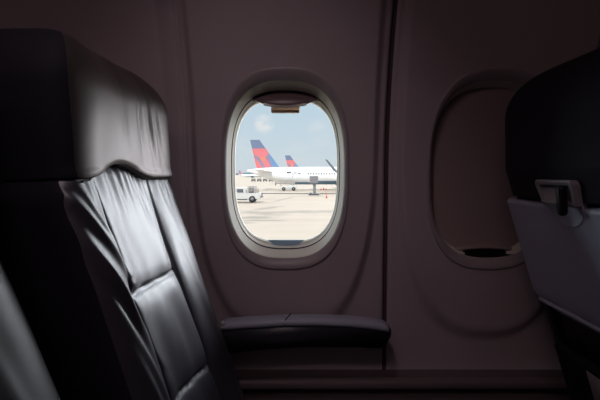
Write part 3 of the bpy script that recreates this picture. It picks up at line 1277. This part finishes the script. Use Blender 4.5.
# ---- cones
def make_cone():
    r = empty('traffic_cone', (0, 0, 0))
    bm = bmesh.new()
    tube(bm, [(0, 0, 0.05), (0, 0, 0.75)], [0.20, 0.05], 14)
    obj('cone_body', bm, M_CONE, r)
    bm = bmesh.new()
    box(bm, (0, 0, 0.03), (0.5, 0.5, 0.06), 0.01)
    obj('cone_base', bm, M_CONE, r)
    return r


cone = make_cone()
for i, (px, py, s, lab) in enumerate(((326.6, 198.3, 1.0, 'nearest red traffic cone, standing alone right of the grey post'),
                                      (321.0, 190.3, 1.0, 'small red cone farther off just right of the grey post'),
                                      (323.6, 189.8, 1.0, 'middle one of three small red cones beyond the drain line'),
                                      (326.0, 190.2, 1.0, 'rightmost of three small red cones beyond the drain line'))):
    c = cone if i == 0 else copy_tree(cone)
    g = ground(px, py)
    c.location = (g.x, g.y, ZG)
    c.scale = (s * 0.8,) * 3
    tag(c, lab, 'traffic cone', 'red traffic cones')
g = ground(325.8, 194.5)
bm = bmesh.new()
tube(bm, [(g.x, g.y, ZG), (g.x, g.y, ZG + 1.1)], 0.035, 8)
box(bm, (g.x, g.y, ZG + 0.04), (0.4, 0.4, 0.08), 0.02)
box(bm, (g.x, g.y, ZG + 0.98), (0.16, 0.05, 0.16), 0.02)
tag(obj('marker_pole', bm, M_CONE), 'thin red marker pole on the apron behind the nearest cone', 'marker pole')

# ------------------------------------------------------------------ light
SUN = bpy.data.lights.new('sun', 'SUN')
SUN.energy = 4.0
SUN.color = (1.0, 0.95, 0.87)
SUN.angle = math.radians(1.5)
so = bpy.data.objects.new('sun', SUN)
COL.objects.link(so)
sd = Vector((0.25, 0.62, -0.85)).normalized()      # travel direction, high behind the camera's aircraft
so.rotation_euler = sd.to_track_quat('-Z', 'Y').to_euler()

pl = bpy.data.lights.new('window_portal', 'AREA')
pl.shape = 'RECTANGLE'
pl.size, pl.size_y = 0.29, 0.40
pl.cycles.is_portal = True
po = bpy.data.objects.new('window_portal', pl)
COL.objects.link(po)
po.location = (0, 0.095 + base(WZ), WZ)
po.rotation_euler = (-PI / 2, 0, 0)

LAMPS = [(0.2, -1.75, 1.3), (-0.9, -1.75, 0.6)]
lm = emis('fill_lamp_glow', (1.0, 0.66, 0.71), 4.6)
for i, x in enumerate((-0.85, -0.15)):  # unseen lamps added as fill for the dim cabin wall
    t = empty('added_fill_lamp', (x, -1.75, ZC))
    tag(t, ('rear', 'front')[i] + ' one of two unseen fill lamps added above the aisle', 'fill lamp', 'added cabin fill lamps')
    bm = bmesh.new()
    box(bm, (0, 0, -0.012), (0.56, 0.26, 0.022), 0.008)
    obj('lamp_housing', bm, M_CEIL, t)
    bm = bmesh.new()
    box(bm, (0, 0, -0.026), (0.50, 0.20, 0.010), 0.004)
    obj('lamp_diffuser', bm, lm, t)

# unseen spot added under the overhead bin to shape the light on the wall
RL = Vector((-0.06, -0.78, 1.672))
t = empty('added_fill_spot', RL)
tag(t, 'round unseen fill spot added under the stowage bin above the window seat row', 'fill spot')
bm = bmesh.new()
tube(bm, [(0, 0, 0.012), (0, 0, -0.010), (0, 0, -0.012)], [0.035, 0.035, 0.030], 20, caps=True)
obj('lamp_ring', bm, M_CEIL, t)
sl = bpy.data.lights.new('added_fill_spot_bulb', 'SPOT')
sl.energy = 3.4
sl.color = (1.0, 0.80, 0.86)
sl.spot_size = math.radians(76)
sl.spot_blend = 1.0
sl.shadow_soft_size = 0.025
sp = bpy.data.objects.new('added_fill_spot_bulb', sl)
COL.objects.link(sp)
sp.parent = t
sp.location = (0, 0, -0.045)
sp.rotation_euler = (Vector((-0.07, 0.0, 0.77)) - RL).to_track_quat('-Z', 'Y').to_euler()

W = bpy.data.worlds.new('world')
SC.world = W
W.use_nodes = True
nt = W.node_tree
nt.nodes.clear()
out = nt.nodes.new('ShaderNodeOutputWorld')
bg = nt.nodes.new('ShaderNodeBackground')
nt.links.new(bg.outputs[0], out.inputs[0])
tc = nt.nodes.new('ShaderNodeTexCoord')
sep = nt.nodes.new('ShaderNodeSeparateXYZ')
nt.links.new(tc.outputs['Generated'], sep.inputs[0])
ramp = nt.nodes.new('ShaderNodeValToRGB')
cr = ramp.color_ramp
cr.elements[0].position = 0.0
cr.elements[0].color = (0.65, 0.72, 0.765, 1)
cr.elements[1].position = 0.20
cr.elements[1].color = (0.50, 0.67, 0.79, 1)
e = cr.elements.new(0.07); e.color = (0.60, 0.71, 0.785, 1)
e = cr.elements.new(0.45); e.color = (0.66, 0.86, 1.06, 1)
e = cr.elements.new(1.0); e.color = (0.50, 0.70, 0.95, 1)
nt.links.new(sep.outputs['Z'], ramp.inputs[0])


def vdot(d):
    n = nt.nodes.new('ShaderNodeVectorMath')
    n.operation = 'DOT_PRODUCT'
    n.inputs[1].default_value = d
    return n


def mrange(sock, a, b, t0, t1, smooth=True):
    r = nt.nodes.new('ShaderNodeMapRange')
    if smooth: r.interpolation_type = 'SMOOTHSTEP'
    for k, v in (('From Min', a), ('From Max', b), ('To Min', t0), ('To Max', t1)):
        r.inputs[k].default_value = v
    nt.links.new(sock, r.inputs['Value'])
    return r.outputs[0]


col = ramp.outputs[0]
# small soft clouds
cn = nt.nodes.new('ShaderNodeTexNoise')
cn.inputs['Scale'].default_value = 22
cn.inputs['Detail'].default_value = 5
mpc = nt.nodes.new('ShaderNodeMapping')
mpc.inputs['Scale'].default_value = (1, 1, 1.8)
nt.links.new(tc.outputs['Generated'], mpc.inputs[0])
nt.links.new(mpc.outputs[0], cn.inputs['Vector'])
for (px, py, rad, st) in ((264, 124, 0.021, 0.95), (321, 132, 0.030, 0.35), (247, 150, 0.03, 0.2), (300, 160, 0.05, 0.15)):
    d = ray(px, py).normalized()
    dn = vdot(d)
    nrm = nt.nodes.new('ShaderNodeVectorMath')
    nrm.operation = 'NORMALIZE'
    nt.links.new(tc.outputs['Generated'], nrm.inputs[0])
    nt.links.new(nrm.outputs[0], dn.inputs[0])
    f = mrange(dn.outputs['Value'], math.cos(rad * 1.3), math.cos(rad * .1), 0, st)
    nz = mrange(cn.outputs['Fac'], 0.40, 0.62, 0.25, 1)
    mu = nt.nodes.new('ShaderNodeMath'); mu.operation = 'MULTIPLY'
    nt.links.new(f, mu.inputs[0]); nt.links.new(nz, mu.inputs[1])
    mx = nt.nodes.new('ShaderNodeMix'); mx.data_type = 'RGBA'
    nt.links.new(mu.outputs[0], mx.inputs[0])
    nt.links.new(col, mx.inputs[6])
    mx.inputs[7].default_value = (0.80, 0.82, 0.83, 1)
    col = mx.outputs[2]
# bright lobe added in the unseen sky to light the seats through the window
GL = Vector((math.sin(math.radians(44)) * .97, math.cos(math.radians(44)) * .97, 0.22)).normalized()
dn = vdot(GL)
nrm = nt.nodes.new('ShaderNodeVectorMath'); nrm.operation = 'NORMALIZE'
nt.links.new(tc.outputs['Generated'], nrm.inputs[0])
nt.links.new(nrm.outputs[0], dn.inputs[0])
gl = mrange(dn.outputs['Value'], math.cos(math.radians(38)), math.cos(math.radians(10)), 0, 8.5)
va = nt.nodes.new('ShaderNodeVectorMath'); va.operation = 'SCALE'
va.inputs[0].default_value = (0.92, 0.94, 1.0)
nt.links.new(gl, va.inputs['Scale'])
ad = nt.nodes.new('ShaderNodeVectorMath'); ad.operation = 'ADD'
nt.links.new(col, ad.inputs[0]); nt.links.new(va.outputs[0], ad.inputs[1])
# weaker lobe added on the tail side to brighten the reveal and tray
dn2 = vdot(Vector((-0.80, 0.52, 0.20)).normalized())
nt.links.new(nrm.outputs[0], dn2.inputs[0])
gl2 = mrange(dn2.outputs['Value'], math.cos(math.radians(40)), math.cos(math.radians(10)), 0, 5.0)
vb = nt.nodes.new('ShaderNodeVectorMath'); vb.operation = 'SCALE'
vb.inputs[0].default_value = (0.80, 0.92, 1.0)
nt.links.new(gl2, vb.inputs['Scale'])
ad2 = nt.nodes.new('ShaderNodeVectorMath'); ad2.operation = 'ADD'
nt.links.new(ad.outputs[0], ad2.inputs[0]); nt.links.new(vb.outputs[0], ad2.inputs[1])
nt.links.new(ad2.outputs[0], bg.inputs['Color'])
bg.inputs['Strength'].default_value = 1.0

# ------------------------------------------------------------------ view
SC.view_settings.view_transform = 'Standard'
SC.view_settings.look = 'None'
SC.view_settings.exposure = 0.0
SC.view_settings.gamma = 1.0
SC.view_settings.use_curve_mapping = False
SC.cycles.max_bounces = 10
SC.cycles.transparent_max_bounces = 12
SC.cycles.sample_clamp_indirect = 6
